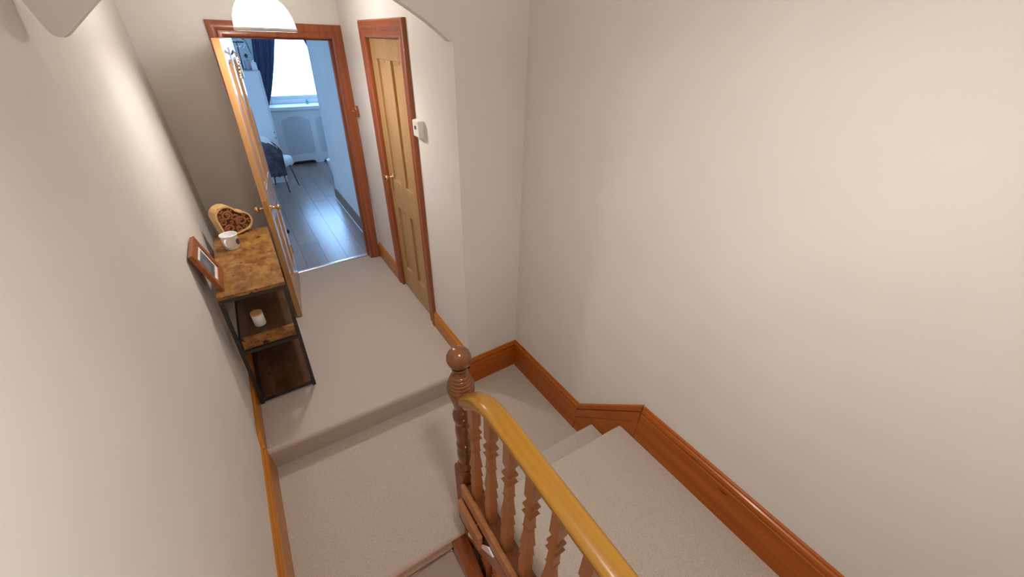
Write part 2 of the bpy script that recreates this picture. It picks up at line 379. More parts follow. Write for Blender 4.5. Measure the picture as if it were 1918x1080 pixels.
struct('baseboard_left.001', run(MB(), (XL, -.3), (XL, 1.80), (1, 0), .228, -R1), BASE_L)
bb = MB().box(XL, B0 - .09, -.018, 0, 0, .15)
struct('baseboard_back', bb.xf(bk), BASE_X, bevel=.004)

# ------------------------------------------------------------------ door frames
def frame_u(x0, x1, z0, z1, prof, f):
    """mitred three-sided moulding round an opening; prof = (offset out from opening, projection)"""
    mb = MB(); rings = []
    for d, p in prof:
        rings.append([f(x0 - d, p, z0), f(x0 - d, p, z1 + d), f(x1 + d, p, z1 + d), f(x1 + d, p, z0)])
    R = [mb.pts(r) for r in rings]; n = len(R)
    for i in range(n):
        a, b = R[i], R[(i + 1) % n]
        for k in range(3): mb.bm.faces.new([a[k], a[k + 1], b[k + 1], b[k]])
    mb.bm.faces.new([r[0] for r in R]); mb.bm.faces.new([r[3] for r in R][::-1])
    return mb
APROF = [(-.004, 0), (-.004, .012), (.004, .016), (.012, .012), (.030, .013), (.040, .020), (.052, .024), (.066, .022), (.078, .026), (.084, .024), (.088, .018), (.088, 0)]
fb = frame_u(B0, B1, 0, BH, APROF, lambda a, p, z: bk(a, -p, z))
tr = struct('trim_1', fb, ARCH_Z); smooth_by_angle(tr, 30)
jb = MB().box(B0 - .018, B0 + .004, .0, .13, 0, BH).box(B1 - .004, B1 + .018, .0, .13, 0, BH).box(B0 - .018, B1 + .018, .0, .13, BH - .004, BH + .018)
mesh_obj('jamb', jb.xf(bk), ARCH_Z, parent=tr, bevel=.002)
jb = MB().box(B0 + .004, B0 + .017, .06, .10, 0, BH - .004).box(B1 - .017, B1 - .004, .06, .10, 0, BH - .004).box(B0 + .004, B1 - .004, .06, .10, BH - .017, BH - .004)
mesh_obj('stop', jb.xf(bk), ARCH_Z, parent=tr, bevel=.001)
# panelled door frame in the hall's right wall
fr = frame_u(D0, D1, 0, DH, [(d * 1.05, p) for d, p in APROF], lambda a, p, z: (XR - p, a, z))
tr = struct('trim_2', fr, ARCH_Z); smooth_by_angle(tr, 30)
jb = MB().box(XR, XR + .11, D0 - .02, D0 + .003, 0, DH).box(XR, XR + .11, D1 - .003, D1 + .02, 0, DH).box(XR, XR + .11, D0 - .02, D1 + .02, DH - .003, DH + .02)
mesh_obj('jamb', jb, ARCH_Z, parent=tr, bevel=.002)
struct('trim_3', MB().prism([(-.006, 0), (0, .007), (.028, .007), (.034, 0)], lambda a, b: bk(B0 - .0, a + .085, b), lambda a, b: bk(B1, a + .085, b)), SILVER)

# ------------------------------------------------------------------ doors: four panels each
def door_parts(root, wd, ht, th, f, wood_m, sl=.105, top=.115, mid0=.815, mid1=1.045, bot=.24, mw=.10):
    """four-panel leaf; local u from the hinge, v thickness centred, z up; f maps to the world"""
    sp = [(0, sl), (wd / 2 - mw / 2, wd / 2 + mw / 2), (wd - sl, wd)]
    zs = [(bot, mid0), (mid1, ht - top)]
    mb = MB()
    for a, c in (sp[0], sp[2]): mb.box(a, c, -th / 2, th / 2, .008, ht)
    mb.box(sl, wd - sl, -th / 2, th / 2, .008, bot).box(sl, wd - sl, -th / 2, th / 2, mid0, mid1).box(sl, wd - sl, -th / 2, th / 2, ht - top, ht)
    for z0, z1 in zs: mb.box(sp[1][0], sp[1][1], -th / 2, th / 2, z0, z1)
    leaf = mesh_obj('leaf', mb.xf(f), wood_m, parent=root, bevel=.003)
    for z0, z1 in zs:
        for u0, u1 in ((sl, sp[1][0]), (sp[1][1], wd - sl)):
            p = MB().box(u0, u1, -.006, .006, z0, z1)
            for s in (-1, 1):
                # moulding round the panel
                i = 0.0
                for (a0, a1, b0, b1) in ((u0, u0 + .014, z0, z1), (u1 - .014, u1, z0, z1), (u0 + .014, u1 - .014, z0, z0 + .014), (u0 + .014, u1 - .014, z1 - .014, z1)):
                    p.hexa([(a0, s * .006, b0), (a1, s * .006, b0), (a1, s * .006, b1), (a0, s * .006, b1)] + [(a0, s * (th / 2 - .003), b0), (a1 if a1 - a0 > .05 else a1, s * (th / 2 - .010), b0), (a1, s * (th / 2 - .010), b1), (a0, s * (th / 2 - .003), b1)])
            mesh_obj('panel', p.xf(f), wood_m, parent=root)
    return leaf
def knob(root, u, v0, s, z, f, m=BRASS, r=.023):
    mb = MB()
    prof = [(0, .026), (.004, .026), (.007, .012), (.026, .009), (.034, .014), (.042, r), (.052, r), (.060, r * .7), (.063, .002)]
    seg = 16
    rings = [[f(u + rr * math.cos(2 * PI * i / seg), v0 + s * d, z + rr * math.sin(2 * PI * i / seg)) for i in range(seg)] for d, rr in prof]
    mb.loft(rings)
    return mesh_obj('knob', mb, m, parent=root, smooth=True)

# bedroom door, standing open into the hall
HP = Vector((.058, 3.752)); FE = Vector((-.028, 3.052))
du = (FE - HP).normalized(); dv = Vector((-du.y, du.x))    # dv points to +x (bedroom face when open)
WD = (FE - HP).length
def fo(u, v, z):
    x = HP.x + du.x * u + dv.x * v; y = HP.y + du.y * u + dv.y * v
    return (x + .031 * z, y, z + .004)  # leaf sheared sideways with height, fitted to image coordinates
dr = sempty('door_1', (HP.x, HP.y, 0))
door_parts(dr, WD, 1.952, .040, fo, OAK_D)
knob(dr, WD - .06, .02, 1, .932, fo); knob(dr, WD - .06, -.02, -1, .932, fo)
for z in (.25, 1.7):
    mesh_obj('hinge', MB().box(-.012, .004, .012, .030, z, z + .09).xf(fo), BRASS, parent=dr, bevel=.002)
mb = MB().box(WD - .0, WD + .0015, -.011, .011, .86, 1.00)
mesh_obj('latch_plate', mb.xf(fo), BRASS, parent=dr)
# closed panelled door
def fc(u, v, z): return (XR + .030 + v, D0 + .004 + u, z)
dr = sempty('door_2', (XR + .03, D0, 0))
door_parts(dr, D1 - D0 - .008, DH - .006, .038, fc, OAK)
knob(dr, D1 - D0 - .06 - .008 - .06 + .045, -.019, -1, 1.055, fc)

# ------------------------------------------------------------------ balustrade
xn, yn = .43, .945
nw = thing('newel_post', 'brown turned newel post with a ball finial at the stair corner', 'newel post', (xn, yn, -R1))
mesh_obj('square_base', MB().square([(-.42, .042), (.300, .042), (.318, .040), (.330, .034)], (xn, yn, 0)), NEWELS, parent=nw, bevel=.004)
turn = [(.315, .030), (.325, .037), (.345, .041), (.358, .037), (.366, .031), (.378, .030), (.40, .034), (.43, .0365), (.458, .034), (.470, .031), (.478, .0305), (.484, .034), (.500, .036), (.512, .034), (.52, .031),
        (.55, .034), (.59, .0365), (.62, .035), (.640, .032), (.650, .031), (.656, .035), (.672, .0405), (.690, .042), (.708, .040), (.722, .034), (.735, .031), (.75, .0335), (.78, .040), (.81, .048), (.835, .0535), (.855, .0555), (.866, .0545), (.869, .0515), (.873, .0525), (.880, .0505), (.883, .0470), (.887, .0480), (.894, .0460), (.897, .0420), (.901, .0430), (.908, .0405), (.911, .0360), (.915, .0370), (.922, .0345), (.925, .0300), (.930, .0295), (.942, .0235), (.950, .025), (.955, .030), (.960, .031), (.964, .029)]
o = mesh_obj('turned_shaft', MB().lathe(turn, (xn, yn, 0), 32), NEWELW, parent=nw); smooth_by_angle(o, 50)
o = mesh_obj('ball_finial', MB().lathe([(1.007 + .0465 * math.sin(a), max(.001, .0465 * math.cos(a))) for a in [(-66 + 156 * i / 18) * PI / 180 for i in range(19)]], (xn, yn, 0), 32), NEWELW, parent=nw, smooth=True)

XH = .42
hr = thing('handrail', 'golden varnished handrail swooping down to the newel post', 'handrail', (XH, .4, 1.0))
cs = [(-.022, -.052), (.022, -.052), (.027, -.044), (.027, -.036), (.034, -.030), (.036, -.020), (.034, -.010), (.027, -.003), (.014, 0), (-.014, 0), (-.027, -.003), (-.0335, -.0085), (-.0322, -.0105), (-.0350, -.013), (-.036, -.020), (-.034, -.030), (-.027, -.036), (-.027, -.044)]
pth = [(.893, .864), (.880, .879), (.850, .912), (.815, .945), (.775, .973), (.73, .994), (.68, 1.007), (.63, 1.012), (.57, 1.012), (.40, 1.010), (.1, 1.008), (-.7, 1.008)]
rings = []
for i, (y, z) in enumerate(pth):
    a = pth[max(i - 1, 0)]; b = pth[min(i + 1, len(pth) - 1)]
    t = Vector((b[0] - a[0], b[1] - a[1])).normalized(); nrm = Vector((t.y, -t.x))   # up-ish normal
    if nrm.y < 0: nrm = -nrm
    rings.append([(XH + cx, y + nrm.x * cz, z + nrm.y * cz) for cx, cz in cs])
o = mesh_obj('rail', MB().loft(rings), RAILW, parent=hr); smooth_by_angle(o, 38)
BP = [(0, .0185), (.175, .0185), (.20, .0125), (.218, .0130), (.228, .0180), (.240, .0208), (.252, .0205), (.263, .0165), (.274, .0122), (.285, .0130), (.303, .0215), (.318, .0135), (.335, .0130), (.425, .0150), (.432, .0175), (.440, .0130),
      (.50, .0145), (.615, .0205), (.622, .0150), (.632, .0150), (.72, .0205), (.728, .0160), (.738, .0165), (.82, .0205), (.828, .0165), (.838, .0190), (1.0, .0200)]
# labels: counted from the newel post
def rail_under(y):
    for (y0, z0), (y1, z1) in zip(pth, pth[1:]):
        if y1 <= y <= y0: return z0 + (z1 - z0) * (y0 - y) / (y0 - y1) - .060
    return .96
LB = ['brown fretted square baluster right beside the newel post', 'second brown baluster from the newel post, under the rail bend', 'third brown baluster from the newel post along the handrail',
      'fourth brown baluster from the newel post along the handrail', 'fifth brown baluster from the newel post along the handrail', 'last baluster in view, cut by the bottom edge, below the handrail']
for i in range(6):
    y = .826 - .1222 * i; zt = rail_under(y); zb = .252
    L = zt - zb if i > 0 else zt - zb
    if i == 0: ref = [(zt - (zt - zb) * t, r) for t, r in BP]
    else: ref = [(zt - (zt - zb) * t, r) for t, r in BP]
    o = mesh_obj('baluster', MB().square(ref[::-1], (XH + .002, y, 0)), BALW, loc=(XH, y, zb)); tag(o, LB[i], 'baluster', 'balusters under the landing handrail')
# landing edge: base rail with raised bead, short trim below, raking string
lr = thing('base_rail', 'brown bottom rail carrying the balusters along the landing edge', 'rail', (XH, .3, U))
mesh_obj('board', MB().box(.396, .462, -.45, .8925, .205, .253), STRINGW, parent=lr, bevel=.003)
mesh_obj('bead', MB().box(.374, .397, -.45, .9025, .195, .276), BALW, parent=lr, bevel=.007)
mesh_obj('lower_trim', MB().box(.352, .376, .70, .9025, .055, .165), BALW, parent=lr, bevel=.004)
bs = MB().prism([(.895, -.115), (.811, -.053), (.683, .085), (.60, .192), (-.45, .193), (-.45, .10), (.56, .10), (.602, .062), (.697, -.036), (.738, -.074), (.833, -.129), (.895, -.165)], lambda a, b: (.374, a, b), lambda a, b: (.394, a, b))
mesh_obj('string_board', bs, STRINGW, parent=lr, bevel=.002)
mesh_obj('plaster_edge', MB().prism([(.835, -.075), (.683, .087), (.60, .185), (.64, .192), (.73, .05), (.835, -.045)], lambda a, b: (.366, a, b), lambda a, b: (.3735, a, b)), PLASTER, parent=lr)
struct('wall_well', MB().box(.50, .53, -1.7, 1.0, -2.7, .015), PAINT)
struct('wall_under', MB().box(XL - .1, XW + .1, 1.0, 1.05, -2.75, -.30), PAINT)
# outer string of the descending flight
so = MB().prism([(.925, -R1 - .02), (.925, -.75), (-.3, -1.80), (-.3, -1.25), (.70, -.33)], lambda a, b: (.312, a, b), lambda a, b: (.386, a, b))
tag(mesh_obj('stair_string', so, STRINGW, loc=(.35, .9, -R1), bevel=.003), 'dark red string board beside the descending stairs under the newel', 'string board')
for i, y in enumerate((.757, .655)):
        tag(mesh_obj('lower_baluster', MB().square([(-.66 + (1 - t) * .58, r * 1.05) for t, r in BP][::-1], (.425, y, 0)), BALW, loc=(.425, y, -.6)),
        ('baluster of the lower flight nearer the newel, glowing orange under the landing edge', 'baluster of the lower flight further from the newel, glowing orange under the landing edge')[i], 'baluster', 'balusters of the lower flight')

# ------------------------------------------------------------------ pendant lamp in the hall
lx, ly, lz = .277, 2.80, 2.000
pl = thing('pendant_lamp', 'lit white opal glass dome pendant lamp in front of the doorway', 'lamp', (lx, ly, lz))
sp = light('hall_lamp_downlight', 'SPOT', (lx, ly, lz + .004), 23, (1.0, 0.95, 0.90), 0.03)   # bulb light thrown down by the dome's white inside
sp.data.spot_size = math.radians(150); sp.data.spot_blend = 1.0
pr = [(.006, .147), (.03, .145), (.06, .138), (.09, .126), (.115, .109), (.135, .086), (.150, .057), (.157, .028)]
inn = [(z - .004 if z > .02 else z, r - .004) for z, r in pr[::-1]]
o = mesh_obj('shade', MB().lathe(pr + inn, (lx, ly, lz), 40, cap=False), OPAL, parent=pl, smooth=True)
o = mesh_obj('rim', MB().lathe([(.010, .145), (.011, .150), (.004, .152), (-.005, .150), (-.006, .144), (.010, .1435)], (lx, ly, lz), 40, cap=False), RIMG, parent=pl, smooth=True)
mesh_obj('fitting', MB().lathe([(.10, .022), (.15, .024), (.165, .030), (.19, .018), (.21, .006)], (lx, ly, lz), 16), SILVER, parent=pl, smooth=True)
mesh_obj('cord', MB().tube([(lx, ly, lz + .2), (lx, ly, 2.5)], .004, 8), WHITE, parent=pl)
mesh_obj('bulb', MB().lathe([(.035 + .030 * math.sin(a), max(.001, .030 * math.cos(a))) for a in [(-90 + 180 * i / 12) * PI / 180 for i in range(13)]] + [(.075, .013), (.105, .013)], (lx, ly, lz), 16), BULB, parent=pl, smooth=True)

# ------------------------------------------------------------------ console table
TZ = .81
def tl(x, y, z): return (x - .028 * (TZ - z) / TZ, y - .012 * (TZ - z), z)  # table shape sheared: feet offset from the top to fit image coordinates
ta = thing('console_table', 'narrow rustic wooden console table with black metal frame by the left wall', 'table', (-.2, 2.64, 0))
tx0, tx1, ty0, ty1 = -.357, -.033, 2.212, 3.10
mesh_obj('tabletop', MB().box(tx0, tx1, ty0, ty1, TZ - .022, TZ).xf(tl), RUSTIC, parent=ta, bevel=.002)
q = .020
for x in (tx0, tx1 - q):
    for y in (ty0, ty1 - q):
        mesh_obj('leg', MB().box(x, x + q, y, y + q, 0, TZ - .0225).xf(tl), BLACK, parent=ta, bevel=.0015)
def hoop(name, z0, z1):
    mb = MB().box(tx0 + q, tx1 - q, ty0, ty0 + q, z0, z1).box(tx0 + q, tx1 - q, ty1 - q, ty1, z0, z1)
    mb.box(tx0, tx0 + q, ty0 + q, ty1 - q, z0, z1).box(tx1 - q, tx1, ty0 + q, ty1 - q, z0, z1)
    mesh_obj(name, mb.xf(tl), BLACK, parent=ta, bevel=.0015)
hoop('top_rail', TZ - .043, TZ - .0225)
hoop('bottom_rail', .018, .038)
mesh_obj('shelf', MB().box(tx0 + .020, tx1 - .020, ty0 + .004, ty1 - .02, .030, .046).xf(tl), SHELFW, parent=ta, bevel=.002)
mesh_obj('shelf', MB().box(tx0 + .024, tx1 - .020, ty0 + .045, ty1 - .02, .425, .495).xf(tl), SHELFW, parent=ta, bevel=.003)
mesh_obj('shelf_lip', MB().box(tx0 + .024, tx1 - .020, ty0 + .021, ty0 + .0445, .425, .498).xf(tl), RUSTIC, parent=ta, bevel=.003)
mb = MB().box(tx0 + q, tx1 - q, ty0 + .004, ty0 + .020, .405, .424).box(tx0, tx0 + q, ty0 + q, ty1 - q, .405, .424).box(tx1 - q, tx1, ty0 + q, ty1 - q, .405, .424)
mesh_obj('middle_rail', mb.xf(tl), BLACK, parent=ta, bevel=.0015)

# picture frame leaning against the wall
pf = thing('picture_frame', 'red-brown wooden picture frame leaning on the wall atop the console table', 'picture frame', (-.32, 2.41, TZ))
bx, tx_, tz_ = -.316, -.379, 1.040
e = Vector((tx_ - bx, 0, tz_ - TZ)); FH = e.length; e.normalize(); nn = Vector((e.z, 0, -e.x))
y0f, y1f = 2.272, 2.545
def ff(s_, y, d): p_ = Vector((bx, 0, TZ)) + e * s_ + nn * d; return (p_.x, y + .02 * s_, p_.z + .0005)
mb = MB(); bw = .040
for (s0, s1, a0, a1) in ((0, bw, y0f, y1f), (FH - bw, FH, y0f, y1f), (bw, FH - bw, y0f, y0f + bw), (bw, FH - bw, y1f - bw, y1f)):
    mb.hexa([ff(s0, a0, -.022), ff(s1, a0, -.022), ff(s1, a1, -.022), ff(s0, a1, -.022), ff(s0, a0, 0), ff(s1, a0, 0), ff(s1, a1, 0), ff(s0, a1, 0)])
mesh_obj('frame', mb, FRAMEW, parent=pf, bevel=.003)
def plate(s0, s1, a0, a1, d0, d1): return MB().hexa([ff(s0, a0, d0), ff(s1, a0, d0), ff(s1, a1, d0), ff(s0, a1, d0), ff(s0, a0, d1), ff(s1, a0, d1), ff(s1, a1, d1), ff(s0, a1, d1)])
mesh_obj('mat_board', plate(bw - .003, FH - bw + .003, y0f + bw - .003, y1f - bw + .003, -.012, -.008), MATB, parent=pf)
ph = mesh_obj('photo', plate(bw + .024, FH - bw - .024, y0f + bw + .022, y1f - bw - .022, -.0085, -.0072), PHOTO, parent=pf)

# enamel mug
mx, my = -.254, 2.835
mg = thing('mug', 'white enamel mug with a dark badge on the console table', 'mug', (mx, my, TZ))
mesh_obj('cup', MB().lathe([(.001, .042), (.004, .045), (.086, .048), (.092, .0505), (.095, .049), (.094, .0465), (.088, .0455), (.008, .042), (.006, .002)], (mx, my, TZ), 28), ENAMEL, parent=mg, smooth=True)
hd = Vector((-.36, -.93, 0))
mesh_obj('handle', MB().tube([Vector((mx, my, TZ + z)) + hd * d for d, z in ((.045, .075), (.062, .078), (.073, .066), (.074, .046), (.062, .028), (.045, .024))], .0055, 8), ENAMEL, parent=mg, smooth=True)
mb = MB(); ring0 = []; c0 = math.atan2(-.55, .83)
for i in range(14):
    t = 2 * PI * i / 14; a = c0 + .32 * math.cos(t); z = .046 + .021 * math.sin(t)
    ring0.append((a, z))
mb.loft([[(mx + .0466 * math.cos(a), my + .0466 * math.sin(a), TZ + z) for a, z in ring0], [(mx + .0485 * math.cos(a), my + .0485 * math.sin(a), TZ + z) for a, z in ring0]])
mesh_obj('badge', mb, MARK, parent=mg)

# carved wooden heart lying on its side
ht_ = thing('carved_heart', 'carved openwork wooden heart with pale sides at the back of the console table', 'ornament', (-.2, 3.02, TZ))
uu = Vector((.90, .43, 0)); nv = Vector((.43, -.90, 0)); ho = Vector((-.292, 2.985, TZ + .001)); s = .138; DP = .085
rt = math.radians(7)
def hf(a, b, d):
    aa = a * math.cos(rt) - b * math.sin(rt); b2 = a * math.sin(rt) + b * math.cos(rt)
    return ho + uu * (aa + .012) + nv * d + Vector((0, 0, b2))
def heart_out(k=0.0, n=14):
    """square with two half discs; k insets"""
    out = [(k, k)]
    c1 = (s, s / 2); r = s / 2 - k
    out += [(c1[0] + r * math.cos(t), c1[1] + r * math.sin(t)) for t in [(-90 + 168 * i / n) * PI / 180 for i in range(n + 1)]]
    c2 = (s / 2, s)
    out += [(c2[0] + r * math.cos(t), c2[1] + r * math.sin(t)) for t in [(12 + 168 * i / n) * PI / 180 for i in range(n + 1)]]
    return out
A_, B_ = heart_out(0), heart_out(.011)
mb = MB(); n = len(A_)
L1 = mb.pts([hf(a, b, 0) for a, b in A_]); L2 = mb.pts([hf(a, b, -DP) for a, b in A_]); L3 = mb.pts([hf(a, b, 0) for a, b in B_]); L4 = mb.pts([hf(a, b, -.012) for a, b in B_])
for i in range(n):
    j = (i + 1) % n
    mb.bm.faces.new([L1[i], L1[j], L2[j], L2[i]]); mb.bm.faces.new([L1[i], L3[i], L3[j], L1[j]]); mb.bm.faces.new([L3[i], L4[i], L4[j], L3[j]])
mb.bm.faces.new(L2); mb.bm.faces.new(L4)
mesh_obj('body', mb, RIMW, parent=ht_)
mb = MB().prism(heart_out(.0115), lambda a, b: hf(a, b, -.0115), lambda a, b: hf(a, b, -.008))
mesh_obj('hollow', mb, DARKHOLE, parent=ht_)
def scroll(cx, cy, r0, r1, a0, turns, rad):
    N = 26
    return MB().tube([(cx + (r0 + (r1 - r0) * i / N) * math.cos(a0 + turns * 2 * PI * i / N), cy + (r0 + (r1 - r0) * i / N) * math.sin(a0 + turns * 2 * PI * i / N), 0) for i in range(N + 1)], rad, 6).xf(lambda a, b, d: hf(a, b, -.005 + .40 * d))
SCR = [(s, s / 2, .010, .034, .5, 1.5, .0085), (s / 2, s, .010, .034, 2.0, -1.5, .0085), (.050, .052, .008, .030, 1.0, 1.4, .008), (.108, .108, .007, .026, 0, -1.3, .008),
       (.030, .108, .006, .024, .3, 1.3, .0075), (.104, .026, .006, .020, 3.0, -1.3, .0075), (.168, .108, .004, .018, 1, 1.2, .007), (.104, .168, .004, .018, 1, -1.2, .007),
       (.185, .050, .004, .018, 2, 1.1, .007), (.050, .182, .004, .018, 2, -1.1, .007), (.075, .140, .003, .012, 0, 1, .006), (.142, .032, .003, .014, 0, 1, .006), (.022, .150, .003, .012, 1, 1, .006), (.020, .022, .002, .010, 1, 1, .005), (.078, .085, .003, .012, 2, 1, .006)]
for prm in SCR:
    mesh_obj('scroll', scroll(*prm), CARVE, parent=ht_, smooth=True)

# candle jar on the middle shelf
cx_, cy_, cz_ = -.232, 2.345, .4975
cj = thing('candle_jar', 'white candle jar with a wooden lid on the middle shelf', 'candle', (cx_, cy_, cz_))
mesh_obj('jar', MB().lathe([(0, .029), (.003, .0315), (.074, .0315), (.076, .0305)], (cx_, cy_, cz_), 28), CERAM, parent=cj, smooth=False); smooth_by_angle(cj.children[0])
o = mesh_obj('lid', MB().lathe([(.0765, .030), (.0775, .032), (.086, .032), (.088, .031)], (cx_, cy_, cz_), 28), LID, parent=cj); smooth_by_angle(o)

# thermostat and wooden plaque on the hall's right wall
th = thing('thermostat', 'cream wall thermostat with a small dark display beside the closed door', 'thermostat', (XR, 2.27, 1.53))
mesh_obj('backplate', MB().box(XR - .006, XR, 2.212, 2.318, 1.474, 1.586), CREAM, parent=th, bevel=.002)
mesh_obj('body', MB().hexa([(XR - .040, 2.222, 1.500), (XR - .006, 2.216, 1.490), (XR - .006, 2.312, 1.490), (XR - .040, 2.306, 1.500), (XR - .040, 2.222, 1.588), (XR - .006, 2.216, 1.592), (XR - .006, 2.312, 1.592), (XR - .040, 2.306, 1.588)]), CREAM, parent=th, bevel=.005)
mesh_obj('display', MB().box(XR - .0412, XR - .0398, 2.252, 2.277, 1.540, 1.560), DISPLAY, parent=th)
pq = thing('door_hook', 'small brown wooden door hook with brass pin beside the bedroom doorway', 'hook', (XR, 3.70, 1.42))
mesh_obj('block', MB().prism([(3.645, 1.405), (3.685, 1.405), (3.695, 1.46), (3.682, 1.490), (3.660, 1.490), (3.650, 1.46)], lambda a, b: (XR, a, b), lambda a, b: (XR - .028, a, b)), ARCH_Z, parent=pq, bevel=.004)
mesh_obj('pin', MB().tube([(XR - .02, 3.660, 1.452), (XR - .048, 3.655, 1.450), (XR - .050, 3.655, 1.460)], .005, 8), BRASS, parent=pq, smooth=True)

# ------------------------------------------------------------------ bedroom
Lb = shear
def bobj(name, mb, material, f=shear, **k): return mesh_obj(name, mb.xf(f), material, **k)
def bstruct(name, mb, material, f=shear, **k):
    o = mesh_obj(name, mb.xf(f), material, **k)
    if not k.get('parent'): o['kind'] = 'structure'
    return o
fl = bstruct('floor.004', MB().box(-1.85, 3.0, 3.80, 8.3, -.12, -.008), DARKHOLE)
PW = .1975
for k in range(-10, 15):
    x0 = .180 + PW * (k - 0); x1 = x0 + PW - .002
    off = {0: 4.47, 1: 5.30, 2: 4.35}.get(k % 3)
    ys = [3.845] + [y for y in (off - 1.46, off, off + 1.46, off + 2.92) if 3.95 < y < 8.0] + [8.2]
    for a, b in zip(ys, ys[1:]):
        bobj('plank', MB().box(x0, x1, a + .001, b - .001, -.0075, 0.0), PLANKS[random.randrange(3)], parent=fl)
YW = 8.20
WX0, WX1, WZ0, WZ1 = .50, 1.68, .955, 2.30
w = MB().box(-1.8, WX0, YW, YW + .2, -.1, 2.6).box(WX1, 2.0, YW, YW + .2, -.1, 2.6).box(2.9, 3.0, YW, YW + .2, -.1, 2.6).box(2.0, 2.9, YW, YW + .2, -.1, WZ0).box(2.0, 2.9, YW, YW + .2, WZ1, 2.6).box(WX0, WX1, YW, YW + .2, -.1, WZ0).box(WX0, WX1, YW, YW + .2, WZ1, 2.6)
bstruct('wall_window', w, BEDPAINT)
bstruct('wall_bedroom_left', MB().box(-1.9, -1.8, 3.8, 8.4, -.1, 2.6), BEDPAINT)
bstruct('wall_bedroom_right', MB().box(3.0, 3.1, 5.7, 8.4, -.1, 2.6), BEDPAINT)
bstruct('wall_passage', MB().box(.905, 3.1, 3.98, 5.84, -.1, 2.6), BEDPAINT)
bstruct('wall_bedroom_front', MB().box(-1.9, -1.7, 3.86, 3.93, -.1, 2.6).box(-.55, -.10, 3.86, 3.93, -.1, 2.6).box(-1.7, -.55, 3.86, 3.93, -.1, .5).box(-1.7, -.55, 3.86, 3.93, 2.3, 2.6), BEDPAINT)
wn = sempty('fill_window_2', (-1.1, 3.9, .5))  # unseen window, added to bring daylight onto the cabinet and passage wall
bobj('frame', MB().box(-1.7, -1.64, 3.87, 3.92, .5, 2.3).box(-.61, -.55, 3.87, 3.92, .5, 2.3).box(-1.64, -.61, 3.87, 3.92, .5, .56).box(-1.64, -.61, 3.87, 3.92, 2.24, 2.3).box(-1.145, -1.105, 3.875, 3.915, .56, 2.24), WHITE, parent=wn)
bobj('pane', MB().box(-1.65, -1.145, 3.893, 3.897, .55, 2.25).box(-1.105, -.60, 3.893, 3.897, .55, 2.25), GLASS, parent=wn)
bstruct('ceiling.002', MB().box(-1.9, 3.1, 3.8, 8.4, 2.5, 2.6), CEIL)
sk = bstruct('baseboard_passage', MB().box(.889, .905, 3.95, 5.855, 0, .150).box(.889, 1.5, 5.84, 5.857, 0, .150), SKIRT, bevel=.004)
mesh_obj('bead', MB().box(.876, .889, 3.95, 5.868, 0, .013).xf(shear), WHITE, parent=sk, bevel=.004)
# window
wn = sempty('window_1', (1.09, YW, WZ0))
mb = MB()
for (a, b, c, d) in ((WX0, WX0 + .065, WZ0, WZ1), (WX1 - .065, WX1, WZ0, WZ1), (WX0 + .065, WX1 - .065, WZ0, WZ0 + .075), (WX0 + .065, WX1 - .065, WZ1 - .065, WZ1)): mb.box(a, b, YW + .06, YW + .12, c, d)
bobj('frame', mb, WHITE, parent=wn, bevel=.006)
bobj('sash', MB().box(WX0 + .065, WX1 - .065, YW + .075, YW + .11, WZ0 + .075, WZ0 + .125).box(WX0 + .065, WX1 - .065, YW + .075, YW + .11, 1.985, 2.02), WHITE, parent=wn, bevel=.004)
bobj('pane', MB().box(WX0 + .06, WX1 - .06, YW + .090, YW + .094, WZ0 + .12, WZ1 - .06), GLASS, parent=wn)
wn = sempty('fill_window_3', (2.45, YW, WZ0))  # unseen window, added so bounced daylight reaches the radiator cover
bobj('frame', MB().box(2.0, 2.06, YW + .06, YW + .12, WZ0, WZ1).box(2.84, 2.9, YW + .06, YW + .12, WZ0, WZ1).box(2.06, 2.84, YW + .06, YW + .12, WZ0, WZ0 + .07).box(2.06, 2.84, YW + .06, YW + .12, WZ1 - .06, WZ1), WHITE, parent=wn)
bobj('pane', MB().box(2.05, 2.85, YW + .090, YW + .094, WZ0 + .06, WZ1 - .05), GLASS, parent=wn)
# radiator cover
rc = thing('radiator_cover', 'white radiator cover with arched lattice grilles below the window', 'radiator cover', (1.09, 8.0, 0))
RF = 7.93
def fill_panel(outline, holes, y0, y1):
    bm = bmesh.new(); edges = []
    for loop in [outline] + holes:
        vs = [bm.verts.new((a, y0, b)) for a, b in loop]
        for i in range(len(vs)): edges.append(bm.edges.new((vs[i], vs[(i + 1) % len(vs)])))
    bmesh.ops.triangle_fill(bm, use_beauty=True, use_dissolve=False, edges=edges)
    r = bmesh.ops.extrude_face_region(bm, geom=list(bm.faces))
    for v in r['geom']:
        if isinstance(v, bmesh.types.BMVert): v.co.y = y1
    mb = MB(); mb.bm.free(); mb.bm = bm; return mb
def archp(x0, x1, z0, z1, zt, n=10, c=.025):
    o = [(x0, z0 + c), (x0 + c, z0), (x1 - c, z0), (x1, z0 + c), (x1, z1)]
    xm = (x0 + x1) / 2
    for i in range(1, n):
        t = i / n; x = x1 + (x0 - x1) * t; u = (x - xm) / ((x1 - x0) / 2)
        o.append((x, z1 + (zt - z1) * (1 - abs(u) ** 2.2)))
    o.append((x0, z1)); return o
A1, A2 = archp(.605, 1.045, .170, .722, .797), archp(1.140, 1.580, .170, .722, .797)
out = [(.485, 0), (.605, 0), (.64, .03), (.665, .056), (.966, .056), (1.0, .045), (1.02, .015), (1.04, 0), (1.135, 0), (1.155, .015), (1.175, .045), (1.21, .056), (1.52, .056), (1.55, .03), (1.58, 0), (1.69, 0), (1.69, .898), (.485, .898)]
bobj('front_panel', fill_panel(out, [A1, A2], RF, RF + .018), RADW, parent=rc)
bobj('top_shelf', MB().box(.462, 1.72, RF - .06, YW - .001, .900, .953), RADW, parent=rc, bevel=.006)
